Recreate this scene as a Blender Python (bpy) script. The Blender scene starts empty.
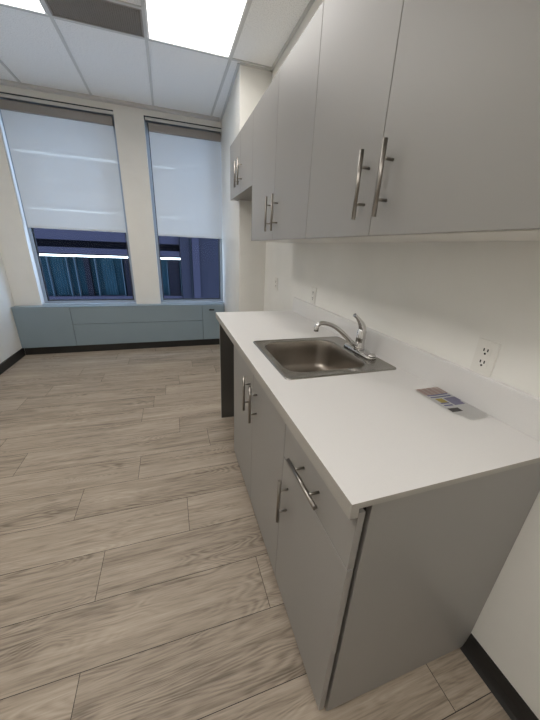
import bpy, bmesh, math, random
from mathutils import Vector, Matrix
random.seed(7)
C = bpy.context.scene.collection
PI = math.pi

# ------------------------------------------------------------------ dimensions (metres)
W = 0.627            # right wall face
H = 0.914            # worktop height
ZC = 2.8186          # ceiling
XL = -2.18           # left wall
YB = -2.7            # wall behind the camera
YW = 4.007           # window wall face
YP = 2.7677          # near face of the pier
XU = 0.27            # upper cabinet door front

# ------------------------------------------------------------------ materials
def new_mat(name):
    m = bpy.data.materials.new(name); m.use_nodes = True
    nt = m.node_tree; nt.nodes.clear()
    out = nt.nodes.new('ShaderNodeOutputMaterial')
    return m, nt, out

def N(nt, typ, **kw):
    n = nt.nodes.new(typ)
    for k, v in kw.items():
        if k.startswith('i_'):
            key = k[2:].replace('_', ' ')
            n.inputs[key].default_value = v
        else:
            setattr(n, k, v)
    return n

def lin(c):
    return tuple(((x/255.0)/12.92 if x/255.0 <= 0.04045 else ((x/255.0+0.055)/1.055)**2.4) for x in c) + (1.0,)

def paint(name, col, rough=0.5, metal=0.0, var=0.04, scale=6.0, bump=0.0, bscale=200.0, spec=0.5, stretch=None, coat=0.0):
    """plain finish with slight uneven tone and optional fine surface texture; col is linear rgb"""
    m, nt, out = new_mat(name)
    b = N(nt, 'ShaderNodeBsdfPrincipled')
    b.inputs['Roughness'].default_value = rough
    b.inputs['Metallic'].default_value = metal
    b.inputs['Specular IOR Level'].default_value = spec
    b.inputs['Coat Weight'].default_value = coat
    tc = N(nt, 'ShaderNodeTexCoord')
    mp = N(nt, 'ShaderNodeMapping')
    if stretch: mp.inputs['Scale'].default_value = stretch
    nt.links.new(tc.outputs['Object'], mp.inputs['Vector'])
    no = N(nt, 'ShaderNodeTexNoise', i_Scale=scale, i_Detail=3.0)
    nt.links.new(mp.outputs['Vector'], no.inputs['Vector'])
    mx = N(nt, 'ShaderNodeMix', data_type='RGBA')
    mx.inputs['A'].default_value = tuple(c*(1-var) for c in col[:3]) + (1,)
    mx.inputs['B'].default_value = tuple(min(1, c*(1+var)) for c in col[:3]) + (1,)
    nt.links.new(no.outputs['Fac'], mx.inputs['Factor'])
    nt.links.new(mx.outputs['Result'], b.inputs['Base Color'])
    if bump > 0:
        n2 = N(nt, 'ShaderNodeTexNoise', i_Scale=bscale, i_Detail=2.0)
        nt.links.new(mp.outputs['Vector'], n2.inputs['Vector'])
        bp = N(nt, 'ShaderNodeBump', i_Strength=bump, i_Distance=0.002)
        nt.links.new(n2.outputs['Fac'], bp.inputs['Height'])
        nt.links.new(bp.outputs['Normal'], b.inputs['Normal'])
    nt.links.new(b.outputs['BSDF'], out.inputs['Surface'])
    return m

def emit(name, col, strength):
    m, nt, out = new_mat(name)
    e = N(nt, 'ShaderNodeEmission', i_Strength=strength)
    e.inputs['Color'].default_value = col
    nt.links.new(e.outputs['Emission'], out.inputs['Surface'])
    return m

def glass_mat(name, tint, refl=0.6):
    m, nt, out = new_mat(name)
    t = N(nt, 'ShaderNodeBsdfTransparent'); t.inputs['Color'].default_value = tint
    g = N(nt, 'ShaderNodeBsdfGlossy', i_Roughness=0.02)
    f = N(nt, 'ShaderNodeFresnel', i_IOR=1.5)
    mu = N(nt, 'ShaderNodeMath', operation='MULTIPLY'); mu.inputs[1].default_value = refl
    nt.links.new(f.outputs['Fac'], mu.inputs[0])
    mx = N(nt, 'ShaderNodeMixShader')
    nt.links.new(mu.outputs[0], mx.inputs['Fac'])
    nt.links.new(t.outputs['BSDF'], mx.inputs[1]); nt.links.new(g.outputs['BSDF'], mx.inputs[2])
    nt.links.new(mx.outputs['Shader'], out.inputs['Surface'])
    return m

def fabric_mat(name, col, trans=0.25, open_=0.06):
    m, nt, out = new_mat(name)
    tc = N(nt, 'ShaderNodeTexCoord')
    no = N(nt, 'ShaderNodeTexNoise', i_Scale=3.0, i_Detail=2.0)
    nt.links.new(tc.outputs['Object'], no.inputs['Vector'])
    mx = N(nt, 'ShaderNodeMix', data_type='RGBA')
    mx.inputs['A'].default_value = tuple(c*0.97 for c in col[:3])+(1,)
    mx.inputs['B'].default_value = tuple(min(1, c*1.03) for c in col[:3])+(1,)
    nt.links.new(no.outputs['Fac'], mx.inputs['Factor'])
    d = N(nt, 'ShaderNodeBsdfDiffuse'); l = N(nt, 'ShaderNodeBsdfTranslucent'); t = N(nt, 'ShaderNodeBsdfTransparent')
    nt.links.new(mx.outputs['Result'], d.inputs['Color']); nt.links.new(mx.outputs['Result'], l.inputs['Color'])
    a = N(nt, 'ShaderNodeMixShader'); a.inputs['Fac'].default_value = trans
    nt.links.new(d.outputs['BSDF'], a.inputs[1]); nt.links.new(l.outputs['BSDF'], a.inputs[2])
    b = N(nt, 'ShaderNodeMixShader'); b.inputs['Fac'].default_value = open_
    nt.links.new(a.outputs['Shader'], b.inputs[1]); nt.links.new(t.outputs['BSDF'], b.inputs[2])
    nt.links.new(b.outputs['Shader'], out.inputs['Surface'])
    return m

def floor_mat():
    m, nt, out = new_mat('grey_oak_plank')
    L = nt.links.new
    b = N(nt, 'ShaderNodeBsdfPrincipled', i_Roughness=0.5)
    b.inputs['Specular IOR Level'].default_value = 0.35
    g = N(nt, 'ShaderNodeNewGeometry')
    at = N(nt, 'ShaderNodeAttribute', attribute_name='plank')
    add = N(nt, 'ShaderNodeVectorMath', operation='ADD')
    L(g.outputs['Position'], add.inputs[0]); L(at.outputs['Vector'], add.inputs[1])
    def noise(sx, sy, detail, dist, rough=0.55):
        mp = N(nt, 'ShaderNodeMapping'); mp.inputs['Scale'].default_value = (sx, sy, 3.0)
        L(add.outputs[0], mp.inputs['Vector'])
        n = N(nt, 'ShaderNodeTexNoise', i_Scale=1.0, i_Detail=detail, i_Distortion=dist, i_Roughness=rough)
        L(mp.outputs['Vector'], n.inputs['Vector'])
        return n.outputs['Fac']
    def math_(op, a, bv):
        n = N(nt, 'ShaderNodeMath', operation=op)
        if isinstance(a, (int, float)): n.inputs[0].default_value = a
        else: L(a, n.inputs[0])
        if isinstance(bv, (int, float)): n.inputs[1].default_value = bv
        else: L(bv, n.inputs[1])
        return n.outputs[0]
    broad = noise(1.3, 13.0, 4.0, 0.5)
    rings0 = noise(1.5, 8.0, 1.5, 0.35)
    rings = math_('SINE', math_('MULTIPLY', rings0, 170.0), 0.0)
    ringm = noise(2.2, 7.0, 2.0, 0.2)
    fine = noise(9.0, 190.0, 3.0, 0.2, 0.7)
    mid = noise(3.5, 60.0, 3.0, 0.6, 0.65)
    # tone
    t = math_('MULTIPLY_ADD', broad, 0.75); t.node.inputs[2].default_value = 0.10
    rm = N(nt, 'ShaderNodeMapRange', i_From_Min=0.42, i_From_Max=0.62); L(ringm, rm.inputs['Value'])
    rr = math_('MULTIPLY', math_('MULTIPLY', rings, rm.outputs['Result']), 0.10)
    t = math_('ADD', t, rr)
    t = math_('ADD', t, math_('MULTIPLY', math_('SUBTRACT', fine, 0.5), 0.55))
    t = math_('ADD', t, math_('MULTIPLY', math_('SUBTRACT', mid, 0.5), 0.75))
    # knots
    kmap = N(nt, 'ShaderNodeMapping'); kmap.inputs['Scale'].default_value = (1.9, 4.6, 1.0)
    L(add.outputs[0], kmap.inputs['Vector'])
    vo = N(nt, 'ShaderNodeTexVoronoi', i_Scale=1.0, voronoi_dimensions='2D'); L(kmap.outputs['Vector'], vo.inputs['Vector'])
    kn = N(nt, 'ShaderNodeMapRange', i_From_Min=0.02, i_From_Max=0.12, i_To_Min=0.16, i_To_Max=0.0); L(vo.outputs['Distance'], kn.inputs['Value'])
    wn = N(nt, 'ShaderNodeSeparateColor'); L(vo.outputs['Color'], wn.inputs['Color'])
    pick = math_('GREATER_THAN', wn.outputs[0], 0.62)
    t = math_('SUBTRACT', t, math_('MULTIPLY', kn.outputs['Result'], pick))
    sep = N(nt, 'ShaderNodeSeparateXYZ'); L(at.outputs['Vector'], sep.inputs[0])
    tone = math_('MULTIPLY', math_('SUBTRACT', math_('FRACT', sep.outputs['Z'], 0.0), 0.5), 0.10)
    t = math_('ADD', t, tone)
    cr = N(nt, 'ShaderNodeValToRGB')
    e = cr.color_ramp.elements
    e[0].position = 0.14; e[0].color = FLOOR[0]
    e[1].position = 0.80; e[1].color = FLOOR[2]
    x = cr.color_ramp.elements.new(0.45); x.color = FLOOR[1]
    L(t, cr.inputs['Fac'])
    L(cr.outputs['Color'], b.inputs['Base Color'])
    bp = N(nt, 'ShaderNodeBump', i_Strength=0.35, i_Distance=0.003); L(t, bp.inputs['Height'])
    L(bp.outputs['Normal'], b.inputs['Normal'])
    L(b.outputs['BSDF'], out.inputs['Surface'])
    return m

def tile_mat():
    m, nt, out = new_mat('acoustic_tile')
    L = nt.links.new
    b = N(nt, 'ShaderNodeBsdfPrincipled', i_Roughness=0.95); b.inputs['Specular IOR Level'].default_value = 0.1
    g = N(nt, 'ShaderNodeNewGeometry')
    n = N(nt, 'ShaderNodeTexNoise', i_Scale=130.0, i_Detail=3.0, i_Roughness=0.7); L(g.outputs['Position'], n.inputs['Vector'])
    cr = N(nt, 'ShaderNodeValToRGB'); e = cr.color_ramp.elements
    e[0].position = 0.36; e[0].color = (TILE*0.78, TILE*0.78, TILE*0.77, 1)
    e[1].position = 0.50; e[1].color = (TILE, TILE, TILE*0.985, 1)
    L(n.outputs['Fac'], cr.inputs['Fac']); L(cr.outputs['Color'], b.inputs['Base Color'])
    bp = N(nt, 'ShaderNodeBump', i_Strength=0.4, i_Distance=0.002); L(n.outputs['Fac'], bp.inputs['Height'])
    L(bp.outputs['Normal'], b.inputs['Normal']); L(b.outputs['BSDF'], out.inputs['Surface'])
    return m

def diffuser_mat(strength):
    """frosted lens of a ceiling light: glows, and lets the tubes behind it show blurred"""
    m, nt, out = new_mat('frosted_lens')
    e = N(nt, 'ShaderNodeEmission', i_Strength=strength); e.inputs['Color'].default_value = LAMP
    r = N(nt, 'ShaderNodeBsdfRefraction', i_Roughness=0.5, i_IOR=1.15)
    mx = N(nt, 'ShaderNodeMixShader'); mx.inputs['Fac'].default_value = 0.25
    nt.links.new(e.outputs['Emission'], mx.inputs[1]); nt.links.new(r.outputs['BSDF'], mx.inputs[2])
    nt.links.new(mx.outputs['Shader'], out.inputs['Surface'])
    return m

FLOOR = [(0.142, 0.112, 0.083, 1), (0.315, 0.257, 0.198, 1), (0.45, 0.375, 0.296, 1)]
TILE = 0.90
LAMP = (1.0, 0.97, 0.935, 1)

M = {}
M['wall'] = paint('wall_paint', (0.76, 0.747, 0.702), 0.6, bump=0.05, bscale=300)
M['floor'] = floor_mat()
M['subfloor'] = paint('plank_joint', (0.03, 0.025, 0.02), 0.9)
M['tile'] = tile_mat()
M['grid'] = paint('ceiling_grid_metal', (0.60, 0.60, 0.58), 0.5)
M['rubber'] = paint('black_rubber', (0.014, 0.013, 0.012), 0.5, bump=0.05)
M['cab'] = paint('grey_melamine', (0.275, 0.264, 0.246), 0.40, var=0.03, scale=2.0, bump=0.03, bscale=500)
M['cab_in'] = paint('carcass_gap_shade', (0.05, 0.047, 0.043), 0.7)  # carcass coloured near-black to paint the shade in the door gaps
M['top'] = paint('white_laminate', (0.70, 0.685, 0.665), 0.42, var=0.03, scale=400)
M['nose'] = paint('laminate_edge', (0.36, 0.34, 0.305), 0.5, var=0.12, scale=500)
M['handle'] = paint('handle_nickel', (0.30, 0.278, 0.25), 0.33, metal=1.0, var=0.05, scale=8)
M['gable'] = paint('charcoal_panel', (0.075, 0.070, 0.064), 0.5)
M['steel'] = paint('brushed_steel', (0.36, 0.345, 0.32), 0.26, metal=1.0, var=0.06, scale=4, stretch=(3, 120, 120))
M['bowl'] = paint('satin_sink_steel', (0.36, 0.325, 0.285), 0.36, metal=1.0, var=0.06, scale=5, stretch=(10, 80, 10))
M['chrome'] = paint('chrome', (0.62, 0.61, 0.60), 0.09, metal=1.0, var=0.01)
M['dark'] = paint('dark_hollow', (0.01, 0.01, 0.01), 0.8)
M['plate'] = paint('outlet_plastic', (0.72, 0.70, 0.65), 0.35, var=0.01)
M['heater'] = paint('blue_grey_enamel', (0.225, 0.285, 0.32), 0.45, var=0.03)
M['frame'] = paint('window_aluminium', (0.35, 0.40, 0.46), 0.4, metal=0.3)
M['frame_dark'] = paint('gasket_and_gap_dark', (0.02, 0.025, 0.035), 0.5)
M['glass'] = glass_mat('window_glass', (0.93, 0.97, 1.0, 1), 0.12)
M['fabric'] = fabric_mat('shade_fabric', (0.72, 0.74, 0.74), 0.27, 0.02)
M['cassette'] = paint('blind_roll_grey', (0.30, 0.28, 0.265), 0.7)
M['fascia'] = paint('blind_head_rail', (0.60, 0.60, 0.57), 0.5)
M['lens'] = diffuser_mat(2.9)
M['lens_left'] = diffuser_mat(4.9)
M['lens_fill_open'] = diffuser_mat(6.2)
M['lens_fill_near'] = diffuser_mat(3.2)
M['tube'] = emit('lamp_tube', LAMP, 14.0)
M['lamp_white'] = paint('lamp_housing', (0.80, 0.80, 0.79), 0.4)
M['grille'] = paint('vent_brown', (0.30, 0.275, 0.245), 0.6)
M['paper'] = paint('white_paper', (0.82, 0.81, 0.79), 0.6)
for nm, c in dict(pink=(0.55, 0.40, 0.36), blue=(0.22, 0.23, 0.42), yellow=(0.58, 0.46, 0.10), violet=(0.30, 0.28, 0.42), black=(0.10, 0.09, 0.09), cream=(0.62, 0.55, 0.50)).items():
    M['ink_'+nm] = paint('print_'+nm, c, 0.35, var=0.15, scale=120)
M['out_wall'] = paint('facade_panel', (0.0135, 0.0130, 0.019), 0.9, spec=0.05, var=0.1, scale=2)
M['out_band'] = paint('facade_band', (0.005,0.0048,0.0075), 0.9, spec=0.05, var=0.1)
M['out_ledge'] = paint('facade_ledge', (0.022,0.020,0.030), 0.9, spec=0.05)
M['out_glass'] = paint('facade_glass', (0.006,0.016,0.022), 0.9, spec=0.05, var=0.5, scale=1.4)
M['out_curtain'] = paint('facade_curtain', (0.0075,0.0185,0.025), 0.9, spec=0.05, var=0.3)
M['out_mullion'] = paint('facade_mullion', (0.008,0.009,0.012), 0.9, spec=0.05)
M['out_pale'] = paint('facade_pale_bar', (0.026, 0.038, 0.048), 0.9, spec=0.05)
M['out_strip'] = emit('facade_light', (0.80, 0.92, 1.0, 1), 5.0)

# ------------------------------------------------------------------ mesh helpers
def box(bm, x0, x1, y0, y1, z0, z1, bev=0.0, mi=0):
    vs = [bm.verts.new((x, y, z)) for z in (z0, z1) for y in (y0, y1) for x in (x0, x1)]
    fs = []
    for idx in ((0, 2, 3, 1), (4, 5, 7, 6), (0, 1, 5, 4), (2, 6, 7, 3), (0, 4, 6, 2), (1, 3, 7, 5)):
        f = bm.faces.new([vs[i] for i in idx]); f.material_index = mi; fs.append(f)
    if bev > 0:
        es = list({e for f in fs for e in f.edges})
        r = bmesh.ops.bevel(bm, geom=es, offset=bev, segments=2, profile=0.5, affect='EDGES')
        for f in r['faces']: f.material_index = mi

def cyl(bm, a, b, r0, r1=None, n=16, caps=True):
    a, b = Vector(a), Vector(b); r1 = r0 if r1 is None else r1
    d = (b-a).normalized()
    u = d.cross(Vector((0, 0, 1)) if abs(d.z) < 0.9 else Vector((1, 0, 0))).normalized(); v = d.cross(u)
    A = [bm.verts.new(a + r0*(math.cos(t)*u + math.sin(t)*v)) for t in [2*PI*i/n for i in range(n)]]
    B = [bm.verts.new(b + r1*(math.cos(t)*u + math.sin(t)*v)) for t in [2*PI*i/n for i in range(n)]]
    for i in range(n):
        f = bm.faces.new((A[i], A[(i+1) % n], B[(i+1) % n], B[i])); f.smooth = True
    if caps:
        bm.faces.new(A[::-1]); bm.faces.new(B)

def loft(bm, loops, smooth=True, cap0=False, cap1=False, mi=0):
    R = [[bm.verts.new(p) for p in lp] for lp in loops]
    n = len(R[0])
    for a, b in zip(R, R[1:]):
        for i in range(n):
            f = bm.faces.new((a[i], a[(i+1) % n], b[(i+1) % n], b[i])); f.smooth = smooth; f.material_index = mi
    if cap0: bm.faces.new(R[0][::-1]).material_index = mi
    if cap1: bm.faces.new(R[-1]).material_index = mi

def tube(bm, pts, rad, n=14, flat=1.0, caps=True):
    """smooth swept tube through points, radius per point; flat squashes it sideways"""
    pts = [Vector(p) for p in pts]
    out = []; m = 6
    for i in range(len(pts)-1):
        p0 = pts[max(i-1, 0)]; p1 = pts[i]; p2 = pts[i+1]; p3 = pts[min(i+2, len(pts)-1)]
        for k in range(m):
            t = k/m
            q = 0.5*((2*p1)+(-p0+p2)*t+(2*p0-5*p1+4*p2-p3)*t*t+(-p0+3*p1-3*p2+p3)*t*t*t)
            out.append((q, rad[i]*(1-t)+rad[i+1]*t))
    out.append((pts[-1], rad[-1]))
    loops = []; ref = Vector((0, 1, 0))
    for i, (q, r) in enumerate(out):
        d = (out[min(i+1, len(out)-1)][0]-out[max(i-1, 0)][0]).normalized()
        u = (ref - d*ref.dot(d)).normalized(); v = d.cross(u)
        loops.append([q + r*(math.cos(t)*u*flat + math.sin(t)*v) for t in [2*PI*k/n for k in range(n)]])
    loft(bm, loops, cap0=caps, cap1=caps)

def lathe(bm, cx, cy, prof, n=28, cap0=True, cap1=True):
    loft(bm, [[(cx+r*math.cos(2*PI*k/n), cy+r*math.sin(2*PI*k/n), z) for k in range(n)] for r, z in prof], cap0=cap0, cap1=cap1)

def rrect(x0, x1, y0, y1, r, z, k=8):
    pts = []
    for cx, cy, a0 in ((x1-r, y1-r, 0), (x0+r, y1-r, PI/2), (x0+r, y0+r, PI), (x1-r, y0+r, 1.5*PI)):
        for i in range(k+1):
            a = a0 + PI/2*i/k
            pts.append((cx+r*math.cos(a), cy+r*math.sin(a), z))
    return pts

def root_loc(o):
    while o.parent: o = o.parent
    return o.location

def obj(name, bm, mats, parent=None, origin=None):
    """ONE mesh object from world-space geometry"""
    if not isinstance(mats, (list, tuple)): mats = [mats]
    bmesh.ops.recalc_face_normals(bm, faces=bm.faces)
    off = Vector(root_loc(parent)) if parent else Vector(origin or (0, 0, 0))
    bmesh.ops.translate(bm, vec=-off, verts=bm.verts)
    me = bpy.data.meshes.new(name); bm.to_mesh(me); bm.free()
    for m in mats: me.materials.append(m)
    o = bpy.data.objects.new(name, me); C.objects.link(o)
    if parent: o.parent = parent
    else: o.location = off
    return o

def thing(name, label, cat, loc, group=None):
    o = bpy.data.objects.new(name, None); C.objects.link(o); o.empty_display_size = 0.1
    o.location = loc; o['label'] = label; o['category'] = cat
    if group: o['group'] = group
    return o

def tag(o, label, cat, group=None):
    o['label'] = label; o['category'] = cat
    if group: o['group'] = group
    return o

def struct(name, bm, mats, label, cat, parent=None):
    o = obj(name, bm, mats, parent); 
    if not parent:
        o['kind'] = 'structure'; o['label'] = label; o['category'] = cat
    return o

def boxes(*bs, bev=0.0):
    bm = bmesh.new()
    for b in bs: box(bm, *b, bev=bev)
    return bm

# ------------------------------------------------------------------ the room
# floor: planks along X, 228 mm wide, with the butt joints of the photograph
bm = bmesh.new()
lay = bm.faces.layers.float_vector.new('plank')
PW = 0.2283; Y0 = 0.1145; PL = 1.22
known = {-1: 0.44, 0: -0.739, 1: -0.05, 2: -0.739, 3: -0.345, 4: -0.927, 5: -0.63, 6: -0.15, 7: -0.36, 8: -0.66}
gp = 0.0011
k = -13
while Y0 + k*PW < YW + 0.1:
    ya, yb = max(Y0+k*PW, YB), min(Y0+(k+1)*PW, YW+0.1)
    if yb > ya:
        j = known.get(k, random.uniform(-1, 0.2))
        xa = j - PL*math.ceil((j-XL)/PL)
        while xa < W:
            a, b = max(xa, XL), min(xa+PL, W)
            if b - a > 0.01:
                vs = [bm.verts.new(p) for p in ((a+gp, ya+gp, 0), (b-gp, ya+gp, 0), (b-gp, yb-gp, 0), (a+gp, yb-gp, 0))]
                f = bm.faces.new(vs)
                f[lay] = Vector((random.uniform(-40, 40), random.uniform(-40, 40), random.uniform(0, 50)))
            xa += PL
    k += 1
box(bm, XL-0.1, W+0.1, YB-0.1, YW+0.3, -0.08, -0.0018, mi=1)
struct('floor', bm, [M['floor'], M['subfloor']], 'grey oak plank floor running under the cabinets', 'floor')

struct('wall_right', boxes((W, W+0.12, YB, YW+0.3, 0, ZC+0.1)), M['wall'], 'off-white wall behind the worktop and upper cabinets', 'wall')
struct('wall_left', boxes((XL-0.12, XL, YB, YW+0.3, 0, ZC+0.1)), M['wall'], 'off-white side wall left of the low blue-grey heater cover', 'wall')
struct('wall_back', boxes((XL-0.12, W+0.12, YB-0.12, YB, 0, ZC+0.1)), M['wall'], 'off-white wall facing the windows', 'wall')
# window wall with its two openings
WY = YW + 0.17
O1 = (-1.898, -0.806); O2 = (-0.496, 0.392); ZS = 0.612; ZT = 2.742
struct('wall_window', boxes((XL, W, YW, WY, 0, ZS), (XL, W, YW, WY, ZT, ZC+0.1), (XL, O1[0], YW, WY, ZS, ZT),
       (O1[1], O2[0], YW, WY, ZS, ZT), (O2[1], W, YW, WY, ZS, ZT)), M['wall'], 'off-white end wall with two tall window openings', 'wall')
# pier between the window and the fridge recess: its left face runs slightly off square
bm = bmesh.new()
lo = [(0.3454, YP), (W, YP), (W, YW), (0.392, YW)]
loft(bm, [[(x, y, z) for x, y in lo] for z in (0, ZC)], smooth=False, cap0=True, cap1=True)
struct('wall_pier', bm, M['wall'], 'white pier between the right window and the fridge recess', 'pier')

# suspended ceiling
GX = [-1.616, -0.993, -0.381, 0.2588]
GY = [2.7268 - 1.22*i for i in range(5)] + [3.947]
struct('ceiling', boxes((XL, W, YB, YW+0.2, ZC+0.004, ZC+0.1)), M['tile'], 'suspended ceiling of speckled acoustic tiles', 'ceiling')
bm = bmesh.new()
tw = 0.011
for x in GX: box(bm, x-tw, x+tw, YB, 3.947, ZC-0.003, ZC+0.005)
for y in GY[:-1]: box(bm, XL, W, y-tw, y+tw, ZC-0.0035, ZC+0.005)
box(bm, GX[1], GX[2], 2.7268-0.33, 2.7268-0.31, ZC-0.0032, ZC+0.005)
struct('trim_1', bm, M['grid'], 'pale metal grid holding the ceiling tiles', 'ceiling grid')
bm = bmesh.new()
box(bm, XL, 0.36, 3.945, YW, ZC-0.022, ZC+0.004)
box(bm, W-0.022, W, YB, YP, ZC-0.004, ZC+0.004)
box(bm, 0.3454, W, YP-0.02, YP, ZC-0.004, ZC+0.004)
loft(bm, [[(0.3254, YP, z), (0.3454, YP, z), (0.392, YW, z), (0.372, YW, z)] for z in (ZC-0.004, ZC+0.004)], smooth=False, cap0=True, cap1=True)
struct('trim_2', bm, M['grid'], 'pale wall angle around the edge of the ceiling', 'trim')

# base boards
bm = bmesh.new()
loft(bm, [[(W, y, 0.082), (W-0.004, y, 0.082), (W-0.010, y, 0.040), (W-0.018, y, 0.014), (W-0.027, y, 0.002), (W-0.027, y, 0), (W, y, 0)] for y in (YB, 0.009)], smooth=False, cap0=True, cap1=True)
struct('baseboard_right', bm, M['rubber'], 'black rubber baseboard beside the grey end panel', 'baseboard')
struct('baseboard_left', boxes((XL, XL+0.014, YB, 3.915, 0, 0.10), bev=0.002), M['rubber'], 'black rubber baseboard along the left wall', 'baseboard')
struct('baseboard_pier', boxes((0.3454, W, YP-0.012, YP, 0, 0.09), bev=0.002), M['rubber'], 'black rubber baseboard on the pier in the fridge recess', 'baseboard')

# windows
GYP = 4.127
def window(nm, x0, x1, label, mull=None):
    f = bmesh.new(); fw = 0.034; zb = ZS; zt = ZT
    box(f, x0, x0+fw, GYP-0.02, GYP+0.05, zb, zt, 0.002); box(f, x1-fw, x1, GYP-0.02, GYP+0.05, zb, zt, 0.002)
    box(f, x0+fw, x1-fw, GYP-0.02, GYP+0.05, zb, zb+fw, 0.002); box(f, x0+fw, x1-fw, GYP-0.02, GYP+0.05, zt-fw, zt, 0.002)
    fr = struct(nm, f, M['frame'], label, 'window')
    gk = bmesh.new(); g = 0.015
    a, b, c, d = x0+fw, x1-fw, zb+fw, zt-fw
    box(gk, a, a+g, GYP-0.006, GYP+0.02, c, d); box(gk, b-g, b, GYP-0.006, GYP+0.02, c, d)
    box(gk, a+g, b-g, GYP-0.006, GYP+0.02, c, c+g); box(gk, a+g, b-g, GYP-0.006, GYP+0.02, d-g, d)
    obj('gasket', gk, M['frame_dark'], fr)
    obj('pane', boxes((a+g, b-g, GYP+0.004, GYP+0.010, c+g, d-g)), M['glass'], fr)
    obj('sill', boxes((x0, x1, YW-0.002, GYP-0.018, ZS, ZS+0.010), bev=0.002), M['frame'], fr)
    return fr
window('window_1', O1[0], O1[1], 'left window with blue daylight below its half-lowered blind')
window('window_2', O2[0], O2[1], 'right window beside the white pier, blind half lowered')

# roller blinds
def blind(x0, x1, o0, o1, zb, label):
    t = thing('roller_blind', label, 'blind', ((x0+x1)/2, 4.06, zb), 'roller blinds on the two windows')
    obj('head_rail', boxes((o0+0.012, o1-0.002, 4.016, 4.028, 2.703, 2.732), bev=0.002), M['fascia'], t)
    obj('gap_shade', boxes((o0+0.002, o1-0.002, 4.012, 4.10, 2.7325, 2.7415)), M['frame_dark'], t)  # dark strip painting the shade in the slot above the head rail
    bm = bmesh.new(); box(bm, x0, x1, 4.035, 4.10, 2.608, 2.690, bev=0.004)
    obj('roller', bm, M['cassette'], t)
    bm = bmesh.new(); n = 14
    xs = [x0+(x1-x0)*i/n for i in range(n+1)]
    cols = [[bm.verts.new((x, 4.0605, z)) for z in (zb+0.018, 2.0, 2.615)] for x in xs]
    for p, q in zip(cols, cols[1:]):
        for i in (0, 1): bm.faces.new((p[i], q[i], q[i+1], p[i+1]))
    obj('shade', bm, M['fabric'], t)
    bm = bmesh.new(); box(bm, x0, x1, 4.0575, 4.0640, zb, zb+0.020, bev=0.002)
    obj('bottom_bar', bm, M['fabric'], t)
    return t
blind(-1.872, -0.830, O1[0], O1[1], 1.503, 'pale roller blind lowered halfway over the left window')
blind(-0.452, 0.386, O2[0], O2[1], 1.488, 'pale lavender-lit roller blind on the window beside the pier')

# ------------------------------------------------------------------ outside: the building across the street
FB = 8.0
nb = thing('neighbouring_building', 'dark blue building facade with bright light strips seen through the windows', 'building', (-1.8, FB, -3.0))
bm = bmesh.new()
box(bm, -9, -0.05, FB+0.30, FB+0.6, -3.0, 9.0)
obj('wall', bm, M['out_band'], nb)
obj('glazing', boxes((-9, -0.06, FB+0.22, FB+0.28, 0.10, 1.02)), M['out_glass'], nb)
bm = boxes((-9, -0.06, FB+0.02, FB+0.30, 1.10, 1.23), (-9, -0.06, FB+0.1, FB+0.30, 1.39, 1.62), (-9, -0.06, FB+0.05, FB+0.3, -0.05, 0.10), (-9, -0.06, FB+0.1, FB+0.30, 2.2, 2.6), bev=0.006)
obj('ledge', bm, M['out_ledge'], nb)
for z in (1.05, 2.005, 3.05):
    obj('light_strip', boxes((-9, -0.06, FB, FB+0.05, z-0.018, z+0.018)), M['out_strip'], nb)
# drapes behind the glass across the street: wavy vertical cloth
for xa, xb in ((-3.02, -2.70), (-1.95, -1.66)):
    bm = bmesh.new(); n = 48; cols = []
    for i in range(n+1):
        x = xa+(xb-xa)*i/n
        y = FB+0.17+0.012*math.sin(i*0.62)
        cols.append([bm.verts.new((x+0.03*(1-zz)**2, y, zz)) for zz in (0.11, 0.4, 0.7, 1.01)])
    for a, b in zip(cols, cols[1:]):
        for q in range(3):
            f = bm.faces.new((a[q], b[q], b[q+1], a[q+1])); f.smooth = True
    obj('curtain', bm, M['out_curtain'], nb)
for xa, xb in ((-2.31, -2.19), (-1.42, -1.28), (-0.37, -0.10), (-3.6, -3.5)):
    obj('pillar', boxes((xa, xb, FB+0.10, FB+0.3, 0.02, 1.02)), M['out_band'], nb)
for x in (-3.05, -2.66, -2.49, -2.06, -1.465, -0.40, -0.07):
    obj('mullion', boxes((x-0.008, x+0.008, FB+0.08, FB+0.22, 0.06, 1.02)), M['out_pale'], nb)
obj('column', boxes((-0.05, 3.5, FB-0.05, FB+0.6, -3.0, 9.0), bev=0.01), M['out_wall'], nb)
obj('column_edge', boxes((0.19, 0.225, FB-0.10, FB-0.04, 0.05, 2.6)), M['out_mullion'], nb)
obj('column_strip', boxes((0.24, 0.42, FB-0.09, FB-0.04, 0.02, 2.6)), M['out_ledge'], nb)

# ------------------------------------------------------------------ low heater cover under the windows
YH = 3.893; HH = 0.612
ht = thing('heater_cover', 'low blue-grey metal heater cover running under both windows', 'heater', (-0.9, 3.95, 0))
x1h = 0.375
obj('body', boxes((XL+0.002, x1h, YH+0.020, YW-0.002, 0.098, HH-0.016)), M['frame_dark'], ht)
obj('top', boxes((XL+0.002, x1h, YH-0.002, YW-0.003, HH-0.016, HH), bev=0.003), M['heater'], ht)
def hp(a, b, c, d):
    return obj('panel', boxes((a, b, YH, YH+0.018, c, d), bev=0.0025), M['heater'], ht)
hp(XL+0.003, -1.578, 0.098, HH-0.018)
hp(-1.573, 0.058, 0.385, HH-0.018); hp(-1.573, 0.057, 0.098, 0.380)
pr = hp(0.062, x1h, 0.098, HH-0.018)
bm = bmesh.new(); cyl(bm, (0.178, YH, 0.540), (0.178, YH-0.03, 0.540), 0.012); box(bm, 0.150, 0.225, YH-0.042, YH-0.028, 0.531, 0.551, bev=0.004)
obj('latch', bm, M['rubber'], pr)
obj('plinth', boxes((XL+0.016, x1h, YH+0.022, YW-0.004, 0.0, 0.097)), M['rubber'], ht)

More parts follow.
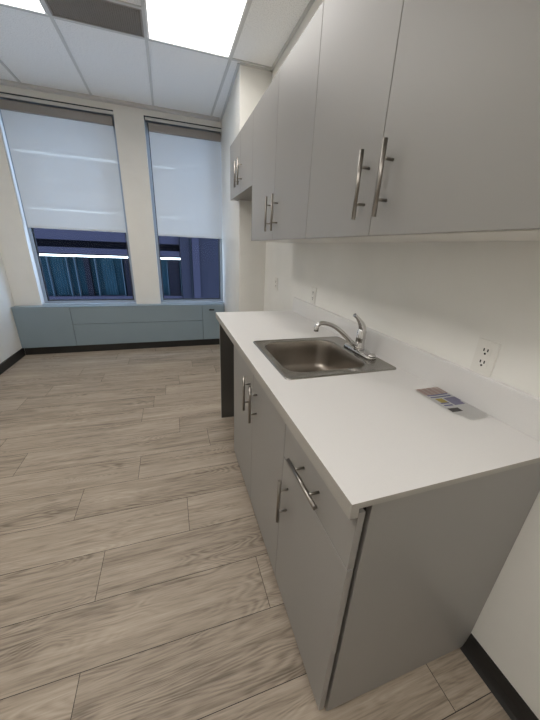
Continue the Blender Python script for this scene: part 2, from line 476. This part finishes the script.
# ------------------------------------------------------------------ ceiling lights and vent
def ceiling_light(x0, x1, y0, y1, label, lens='lens'):
    t = thing('ceiling_light', label, 'ceiling light', ((x0+x1)/2, (y0+y1)/2, ZC), 'recessed ceiling lights')
    a, b, c, d = x0+0.012, x1-0.012, y0+0.012, y1-0.012; w = 0.012
    obj('frame', boxes((a, a+w, c, d, ZC-0.006, ZC+0.004), (b-w, b, c, d, ZC-0.006, ZC+0.004), (a+w, b-w, c, c+w, ZC-0.006, ZC+0.004), (a+w, b-w, d-w, d, ZC-0.006, ZC+0.004)), M['lamp_white'], t)
    hz = bmesh.new()   # pan above the lens
    box(hz, a+w, b-w, c+w, d-w, ZC+0.105, ZC+0.112)
    box(hz, a+w-0.004, a+w, c+w, d-w, ZC+0.0, ZC+0.112); box(hz, b-w, b-w+0.004, c+w, d-w, ZC+0.0, ZC+0.112)
    obj('housing', hz, M['lamp_white'], t)
    for f in (0.28, 0.72):
        bm = bmesh.new(); xx = a+(b-a)*f
        cyl(bm, (xx, c+0.06, ZC+0.055), (xx, d-0.06, ZC+0.055), 0.030)
        obj('tube', bm, M['tube'], t)
    bm = bmesh.new()
    vs = [bm.verts.new(p) for p in ((a+w, c+w, ZC-0.002), (b-w, c+w, ZC-0.002), (b-w, d-w, ZC-0.002), (a+w, d-w, ZC-0.002))]
    bm.faces.new(vs)
    o = obj('diffuser', bm, M[lens], t)
    return t
# the tile slab has to leave room for the lamp pans
def ceiling_cut():
    o = bpy.data.objects['ceiling']
    me = o.data; bm = bmesh.new()
    xs = sorted({XL, W} | set(GX)); ys = sorted({YB, YW+0.2} | {y for y in GY if y > YB})
    holes = [(GX[2], GX[3], GY[1], GY[0]), (GX[0], GX[1], GY[1], GY[0]), (GX[2], GX[3], GY[4], GY[3]), (GX[0], GX[1], GY[3], GY[2]), (GX[1], GX[2], 2.7268-0.32, 2.7268)]
    xs = sorted(set(xs)); ys = sorted(set(ys) | {2.7268-0.32})
    for xa, xb in zip(xs, xs[1:]):
        for ya, yb in zip(ys, ys[1:]):
            cx, cy = (xa+xb)/2, (ya+yb)/2
            if any(h[0] < cx < h[1] and h[2] < cy < h[3] for h in holes): continue
            box(bm, xa, xb, ya, yb, ZC+0.004, ZC+0.02)
    box(bm, XL, W, YB, YW+0.2, ZC+0.13, ZC+0.2)
    bmesh.ops.remove_doubles(bm, verts=bm.verts, dist=1e-5)
    seen = {}; kill = []
    for f in bm.faces:
        key = tuple(sorted(v.index for v in f.verts))
    bm.verts.index_update()
    for f in bm.faces:
        key = tuple(sorted(v.index for v in f.verts))
        if key in seen: kill += [f, seen[key]]
        else: seen[key] = f
    bmesh.ops.delete(bm, geom=list(set(kill)), context='FACES_ONLY')
    bmesh.ops.recalc_face_normals(bm, faces=bm.faces)
    bm.to_mesh(me); bm.free()
ceiling_cut()
ceiling_light(GX[2], GX[3], GY[1], GY[0], 'bright ceiling light panel above the upper cabinets, right of the brown vent')
ceiling_light(GX[0], GX[1], GY[1], GY[0], 'bright ceiling light panel left of the brown vent', 'lens_left')
for (i, j), lb in (((2, 3), 'added fill light panel beyond the near end of the upper cabinets'), ((0, 1), 'added fill light panel over the open floor, in line with the one left of the vent')):  # both out of view, added to brighten the near end and base fronts
    ceiling_light(GX[i], GX[j], GY[4 if i else 3], GY[3 if i else 2], lb, 'lens_fill_near' if i else 'lens_fill_open')

vt = thing('ceiling_vent', 'dark brown gridded ceiling vent between the two lights', 'vent', ((GX[1]+GX[2])/2, 2.57, ZC))
va, vb, vc, vd = GX[1]+0.012, GX[2]-0.012, 2.7268-0.308, 2.7268-0.012
obj('backing', boxes((va, vb, vc, vd, ZC+0.03, ZC+0.034)), M['dark'], vt)
obj('frame', boxes((va, va+0.012, vc, vd, ZC-0.003, ZC+0.02), (vb-0.012, vb, vc, vd, ZC-0.003, ZC+0.02), (va+0.012, vb-0.012, vc, vc+0.012, ZC-0.003, ZC+0.02), (va+0.012, vb-0.012, vd-0.012, vd, ZC-0.003, ZC+0.02)), M['grille'], vt)
bm = bmesh.new(); n = 40
for i in range(1, n):
    x = va+0.012+(vb-va-0.024)*i/n; box(bm, x-0.0022, x+0.0022, vc+0.012, vd-0.012, ZC-0.001, ZC+0.014)
n = 19
for i in range(1, n):
    y = vc+0.012+(vd-vc-0.024)*i/n; box(bm, va+0.012, vb-0.012, y-0.0022, y+0.0022, ZC-0.0005, ZC+0.0135)
obj('grille', bm, M['grille'], vt)

# ------------------------------------------------------------------ bar handles
def bar_v(x, y, zc, ln=0.19, r=0.0064):
    """upright bar handle on a front whose face is at x (facing -X)"""
    bm = bmesh.new(); xx = x-0.034
    cyl(bm, (xx, y, zc-ln/2), (xx, y, zc+ln/2), r)
    for s in (-0.05, 0.05): cyl(bm, (xx, y, zc+s), (x, y, zc+s), 0.0042, n=10)
    return bm
def bar_h(x, yc, z, ln=0.19, r=0.0064):
    bm = bmesh.new(); xx = x-0.034
    cyl(bm, (xx, yc-ln/2, z), (xx, yc+ln/2, z), r)
    for s in (-0.05, 0.05): cyl(bm, (xx, yc+s, z), (x, yc+s, z), 0.0042, n=10)
    return bm

# ------------------------------------------------------------------ base cabinets
ZB = 0.897; g = 0.0014; YE = 1.3405; YS = 0.436; XB = 0.0316
def carcass(y0, y1):
    return boxes((XB, W-0.004, y0, y0+0.016, 0.03, ZB), (XB, W-0.004, y1-0.016, y1, 0.03, ZB), (XB, W-0.004, y0+0.016, y1-0.016, 0.03, 0.05),
                 (W-0.016, W-0.004, y0+0.016, y1-0.016, 0.05, ZB), (XB, XB+0.016, y0+0.016, y1-0.016, ZB-0.06, ZB), (XB+0.03, XB+0.045, y0, y1, 0.0, 0.03))
def front(nm, y0, y1, z0, z1, parent, x=0.0):
    return obj(nm, boxes((x, x+0.018, y0+g, y1-g, z0, z1), bev=0.0012), M['cab'], parent)
c1 = thing('base_cabinet', 'grey base cabinet with one drawer over one door, nearest the end panel', 'cabinet', (0.3, 0.22, 0))
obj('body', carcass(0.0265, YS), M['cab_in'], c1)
obj('end_panel', boxes((XB, W-0.002, 0.0096, 0.0260, 0.006, ZB), bev=0.001), M['cab'], c1)
d = front('drawer', 0.0096-g, YS, 0.6905, 0.871, c1)
obj('handle', bar_h(0, 0.223, 0.772), M['handle'], d)
d = front('door', 0.0096-g, YS, 0.0385, 0.688, c1)
obj('handle', bar_v(0, 0.374, 0.543), M['handle'], d)
c2 = thing('base_cabinet', 'grey two-door base cabinet under the sink', 'cabinet', (0.3, 0.89, 0))
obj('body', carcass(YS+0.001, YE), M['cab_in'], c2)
for y0, y1, hy in ((YS, 0.872, 0.800), (0.872, YE, 0.921)):
    d = front('door', y0, y1, 0.0385, 0.871, c2)
    obj('handle', bar_v(0, hy, 0.702), M['handle'], d)
gb = thing('support_panel', 'dark upright panel holding up the far end of the worktop', 'panel', (0.3, 1.852, 0))
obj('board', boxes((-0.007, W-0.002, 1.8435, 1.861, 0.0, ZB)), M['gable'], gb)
obj('edge_band', boxes((-0.009, -0.007, 1.8435, 1.861, 0.0, ZB)), M['cab'], gb)

# ------------------------------------------------------------------ worktop with sink cut-out
wt = thing('worktop', 'long white laminate worktop with a backsplash over the grey base cabinets', 'worktop', (0.3, 0.95, H-0.016))
LY = 1.897; XF = -0.0294
bm = bmesh.new()
xs = [XF+0.020, 0.085, 0.565, W-0.0005]; ys = [0, 0.615, 1.075, LY]
grid = [[[bm.verts.new((x, y, z)) for y in ys] for x in xs] for z in (H-0.016, H)]
for i in range(3):
    for j in range(3):
        if (i, j) == (1, 1): continue
        for zi in (0, 1):
            q = grid[zi]; bm.faces.new((q[i][j], q[i+1][j], q[i+1][j+1], q[i][j+1]))
bd = [e for e in bm.edges if len(e.link_faces) == 1]
def wall_between(p, q):
    bm.faces.new((grid[0][p[0]][p[1]], grid[0][q[0]][q[1]], grid[1][q[0]][q[1]], grid[1][p[0]][p[1]]))
for i in range(3):
    wall_between((i, 0), (i+1, 0)); wall_between((i, 3), (i+1, 3)); wall_between((0, i), (0, i+1)); wall_between((3, i), (3, i+1))
for p, q in (((1, 1), (2, 1)), ((1, 2), (2, 2)), ((1, 1), (1, 2)), ((2, 1), (2, 2))): wall_between(p, q)
bm.faces.ensure_lookup_table()
for f in bm.faces:
    c = f.calc_center_median()
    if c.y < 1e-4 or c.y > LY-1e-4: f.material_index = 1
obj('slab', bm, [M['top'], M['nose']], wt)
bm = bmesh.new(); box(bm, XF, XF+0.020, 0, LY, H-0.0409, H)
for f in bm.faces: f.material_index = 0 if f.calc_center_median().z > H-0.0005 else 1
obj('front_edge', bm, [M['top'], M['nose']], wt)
bm = bmesh.new(); box(bm, W-0.0205, W-0.0005, 0, LY, H, H+0.111, bev=0.0015)
obj('backsplash', bm, M['top'], wt)

# ------------------------------------------------------------------ sink
sk = thing('sink', 'stainless steel drop-in sink set in the white worktop', 'sink', (0.32, 0.845, H))
bm = bmesh.new()
X0, X1, YA, YC = 0.054, 0.585, 0.590, 1.108
ox0, ox1, oy0, oy1 = 0.092, 0.488, 0.645, 1.062
lp = [rrect(X0, X1, YA, YC, 0.022, H+0.0003), rrect(X0+0.001, X1-0.001, YA+0.001, YC-0.001, 0.022, H+0.0040), rrect(X0+0.005, X1-0.005, YA+0.005, YC-0.005, 0.022, H+0.0055),
      rrect(X0+0.010, X1-0.010, YA+0.010, YC-0.010, 0.022, H+0.0040),
      rrect(ox0-0.010, ox1+0.010, oy0-0.010, oy1+0.010, 0.085, H+0.0035), rrect(ox0-0.004, ox1+0.004, oy0-0.004, oy1+0.004, 0.08, H+0.0045),
      rrect(ox0, ox1, oy0, oy1, 0.078, H+0.001)]
loft(bm, lp)
obj('rim', bm, M['steel'], sk)
bm = bmesh.new()
def inset(d, z, r): return rrect(ox0+d, ox1-d, oy0+d, oy1-d, r, z)
lp = [inset(0.0, H+0.001, 0.078), inset(0.003, H-0.006, 0.076), inset(0.006, H-0.05, 0.074), inset(0.012, H-0.125, 0.07), inset(0.019, H-0.148, 0.066), inset(0.034, H-0.162, 0.06), inset(0.055, H-0.167, 0.05)]
loft(bm, lp)
bx, by = (ox0+ox1)/2, (oy0+oy1)/2
last = inset(0.055, H-0.167, 0.05)
n = len(last); rings = [last]
for t, z in ((0.5, H-0.169), (0.0, H-0.171)):
    ring = []
    for p in last:
        dx, dy = p[0]-bx, p[1]-by; dd = math.hypot(dx, dy); r0 = 0.045
        ring.append((bx+dx*(t+(1-t)*r0/dd), by+dy*(t+(1-t)*r0/dd), z))
    rings.append(ring)
loft(bm, rings)
bmesh.ops.remove_doubles(bm, verts=bm.verts, dist=1e-5)
obj('bowl', bm, M['bowl'], sk)
bm = bmesh.new(); lathe(bm, bx, by, [(0.046, H-0.1712), (0.044, H-0.1690), (0.036, H-0.1700), (0.030, H-0.176), (0.001, H-0.177)], cap0=False)
obj('drain', bm, M['chrome'], sk)

# ------------------------------------------------------------------ faucet
fx, fy, fz = 0.540, 0.832, H+0.0040
fc = thing('faucet', 'chrome single-lever kitchen faucet on the back of the sink', 'faucet', (fx, fy, fz))
bm = bmesh.new()
loft(bm, [rrect(fx-0.029, fx+0.029, 0.708, 0.945, 0.0285, fz), rrect(fx-0.029, fx+0.029, 0.708, 0.945, 0.0285, fz+0.008), rrect(fx-0.024, fx+0.024, 0.713, 0.940, 0.0235, fz+0.014), rrect(fx-0.010, fx+0.010, 0.735, 0.918, 0.0095, fz+0.016)], cap0=True, cap1=True)
obj('base_plate', bm, M['chrome'], fc)
bm = bmesh.new(); lathe(bm, fx, 0.727, [(0.020, fz+0.010), (0.020, fz+0.018), (0.015, fz+0.023), (0.002, fz+0.025)])
obj('end_cap', bm, M['chrome'], fc)
bm = bmesh.new()
lathe(bm, fx, fy, [(0.027, fz+0.012), (0.025, fz+0.030), (0.0225, fz+0.036), (0.0225, fz+0.070), (0.0235, fz+0.073), (0.0235, fz+0.077), (0.0225, fz+0.080), (0.021, fz+0.108), (0.015, fz+0.122), (0.002, fz+0.127)])
obj('body', bm, M['chrome'], fc)
bm = bmesh.new()
tube(bm, [(fx-0.008, fy, 0.950), (0.492, fy, 0.968), (0.452, fy, 1.004), (0.412, fy, 1.036), (0.372, fy, 1.060), (0.333, fy, 1.072), (0.306, fy, 1.072), (0.292, fy, 1.062), (0.289, fy, 1.048)],
     [0.0150, 0.0125, 0.0115, 0.0105, 0.0100, 0.0096, 0.0098, 0.0105, 0.0105])
sp = obj('spout', bm, M['chrome'], fc)
bm = bmesh.new(); cyl(bm, (0.289, fy, 1.052), (0.2885, fy, 1.036), 0.0115, 0.0105, n=18)
obj('aerator', bm, M['steel'], sp)
bm = bmesh.new()
tube(bm, [(fx+0.006, fy, fz+0.098), (fx-0.004, fy, fz+0.135), (fx-0.022, fy, fz+0.160), (fx-0.040, fy, fz+0.178), (fx-0.055, fy, fz+0.190)], [0.019, 0.017, 0.011, 0.008, 0.0095], flat=1.1)
obj('lever', bm, M['chrome'], fc)

# ------------------------------------------------------------------ leaflet and paper on the worktop
xs_ = (0.497, 0.600); y_a, y_b = 0.212, 0.402
bm = bmesh.new(); nx, ny = 14, 26
def lift(u, v): return H + 0.0016 + 0.007*max(0, 0.35-u)*(0.35+0.65*v) + 0.0015*math.sin(v*5.0)*(1-u)*0.6 + 0.0010*v
V = [[bm.verts.new((xs_[0]+(xs_[1]-xs_[0])*i/nx + 0.006*j/ny*(i/nx), y_a+(y_b-y_a)*j/ny, lift(i/nx, j/ny))) for j in range(ny+1)] for i in range(nx+1)]
for i in range(nx):
    for j in range(ny):
        f = bm.faces.new((V[i][j], V[i+1][j], V[i+1][j+1], V[i][j+1]))
        u, v = (i+0.5)/nx, (j+0.5)/ny
        mi = 0
        if v > 0.72: mi = 1 if (i % 3) else 2
        elif v > 0.56: mi = 3 if (j % 2 == 0 and 0.1 < u < 0.95) else 0
        elif v > 0.44: mi = 4 if 0.15 < u < 0.42 else (5 if u > 0.5 else 0)
        elif v > 0.30: mi = 5 if 0.5 < u < 0.9 else (3 if j % 2 == 0 and 0.1 < u < 0.45 else 0)
        elif v > 0.10: mi = 6 if (u < 0.45 and 0.12 < v < 0.24) else 0
        f.material_index = mi
bmesh.ops.solidify(bm, geom=bm.faces[:], thickness=0.0006)
lf = obj('leaflet', bm, [M['paper'], M['ink_pink'], M['ink_cream'], M['ink_blue'], M['ink_yellow'], M['ink_violet'], M['ink_black']], None, (0.548, 0.307, H))
tag(lf, 'small printed leaflet with blue and yellow blocks lying on the worktop', 'leaflet')
bm = bmesh.new(); nx, ny = 8, 8
V = [[bm.verts.new((0.508+(0.6035-0.508)*i/nx, 0.182+(0.34-0.182)*j/ny, H+0.0006+0.0015*max(0, 1-j/4)**2*(0.4+0.6*abs(i/nx-0.6)))) for j in range(ny+1)] for i in range(nx+1)]
for i in range(nx):
    for j in range(ny):
        f = bm.faces.new((V[i][j], V[i+1][j], V[i+1][j+1], V[i][j+1]))
bmesh.ops.solidify(bm, geom=bm.faces[:], thickness=0.0005)
pp = obj('paper_sheet', bm, M['paper'], None, (0.555, 0.26, H))
tag(pp, 'plain white folded paper sticking out from under the printed leaflet', 'paper')

# ------------------------------------------------------------------ outlets on the right wall
def outlet(y, z, label, duplex=True):
    t = thing('wall_outlet', label, 'outlet', (W, y, z), 'outlet plates on the right wall')
    bm = bmesh.new(); box(bm, W-0.006, W-0.0003, y-0.036, y+0.036, z-0.058, z+0.058, bev=0.002)
    obj('plate', bm, M['plate'], t)
    if duplex:
        for s in (-0.020, 0.020):
            bm = bmesh.new()
            loft(bm, [[(x, y+p[0], z+s+p[1]) for p in [(q[0], q[1]) for q in rrect(-0.0165, 0.0165, -0.0145, 0.0145, 0.008, 0, 4)]] for x in (W-0.0055, W-0.0078)], smooth=False, cap0=True, cap1=True)
            rc = obj('receptacle', bm, M['plate'], t)
            bm = bmesh.new()
            for dy in (-0.0065, 0.0065): box(bm, W-0.0084, W-0.0070, y+dy-0.0020, y+dy+0.0020, z+s+0.0005, z+s+0.0100)
            cyl(bm, (W-0.0070, y, z+s-0.0070), (W-0.0084, y, z+s-0.0070), 0.0036, n=10)
            obj('slot', bm, M['dark'], rc)
    else:
        bm = bmesh.new(); box(bm, W-0.0085, W-0.005, y-0.0165, y+0.0165, z-0.033, z+0.033, bev=0.0015)
        obj('switch', bm, M['plate'], t)
    return t
outlet(0.276, 1.082, 'white duplex outlet on the wall above the leaflet')
outlet(1.565, 1.086, 'white outlet plate on the wall near the far end of the backsplash')
outlet(2.380, 1.074, 'white outlet plate in the fridge recess beyond the worktop')

# ------------------------------------------------------------------ upper cabinets
ZU, ZTT, ZU2 = 1.438, 2.248, 1.810
def upper(y0, y1, ym, z0, hz, hs, label, over=0.0):
    t = thing('upper_cabinet', label, 'cabinet', (0.45, (y0+y1)/2, z0), 'upper wall cabinets')
    obj('body', boxes((XU+0.020, W-0.001, y0+0.0005, y1-0.0005, z0+0.002, ZTT-0.001)), M['cab'], t)
    if over: obj('filler_strip', boxes((XU+0.020, 0.3445, y1, y1+over-0.001, z0+0.002, ZTT-0.001)), M['cab'], t)
    if z0 < 1.5: obj('bottom_panel', boxes((XU+0.020, W-0.001, y0+0.001, y1-0.001, z0-0.001, z0+0.002)), M['plate'], t)
    for a, b, hy in ((y0, ym, hs[0]), (ym, y1+over, hs[1])):
        d = front('door', a, b, z0, ZTT, t, XU)
        obj('handle', bar_v(XU, hy, hz), M['handle'], d)
    return t
upper(0.018, 0.9968, 0.5090, ZU, 1.581, (0.448, 0.556), 'wide grey two-door upper cabinet nearest the camera')
upper(0.9968, 2.000, 1.482, ZU, 1.580, (1.415, 1.530), 'grey two-door upper cabinet between the near one and the short one')
upper(2.000, 2.7640, 2.3930, ZU2, 1.957, (2.345, 2.452), 'short grey upper cabinet over the fridge recess beside the pier', 0.072)

# ------------------------------------------------------------------ daylight
w = bpy.data.worlds.new('sky'); bpy.context.scene.world = w; w.use_nodes = True
bg = w.node_tree.nodes['Background']; bg.inputs['Color'].default_value = (0.55, 0.72, 1.0, 1); bg.inputs['Strength'].default_value = 3.1

# ------------------------------------------------------------------ camera
cam = bpy.data.cameras.new('camera'); co = bpy.data.objects.new('camera', cam); C.objects.link(co)
yaw, pitch, roll = 0.3259794, -0.3701332, 0.0436484
f = Vector((math.sin(yaw)*math.cos(pitch), math.cos(yaw)*math.cos(pitch), math.sin(pitch)))
r = Vector((math.cos(yaw), -math.sin(yaw), 0)); u = r.cross(f)
r2 = math.cos(roll)*r + math.sin(roll)*u; u2 = -math.sin(roll)*r + math.cos(roll)*u
mw = Matrix((( r2.x, u2.x, -f.x, -0.34293), (r2.y, u2.y, -f.y, -0.36819), (r2.z, u2.z, -f.z, 1.38617), (0, 0, 0, 1)))
co.matrix_world = mw
cam.sensor_fit = 'VERTICAL'; cam.sensor_height = 36; cam.lens = 293.545/720*36
cam.shift_x = 0.991/720; cam.shift_y = 2.883/720; cam.clip_start = 0.02
sc = bpy.context.scene; sc.camera = co
sc.view_settings.view_transform = 'Standard'; sc.view_settings.look = 'None'
sc.view_settings.exposure = 0.9; sc.view_settings.gamma = 1.0; sc.view_settings.use_curve_mapping = False
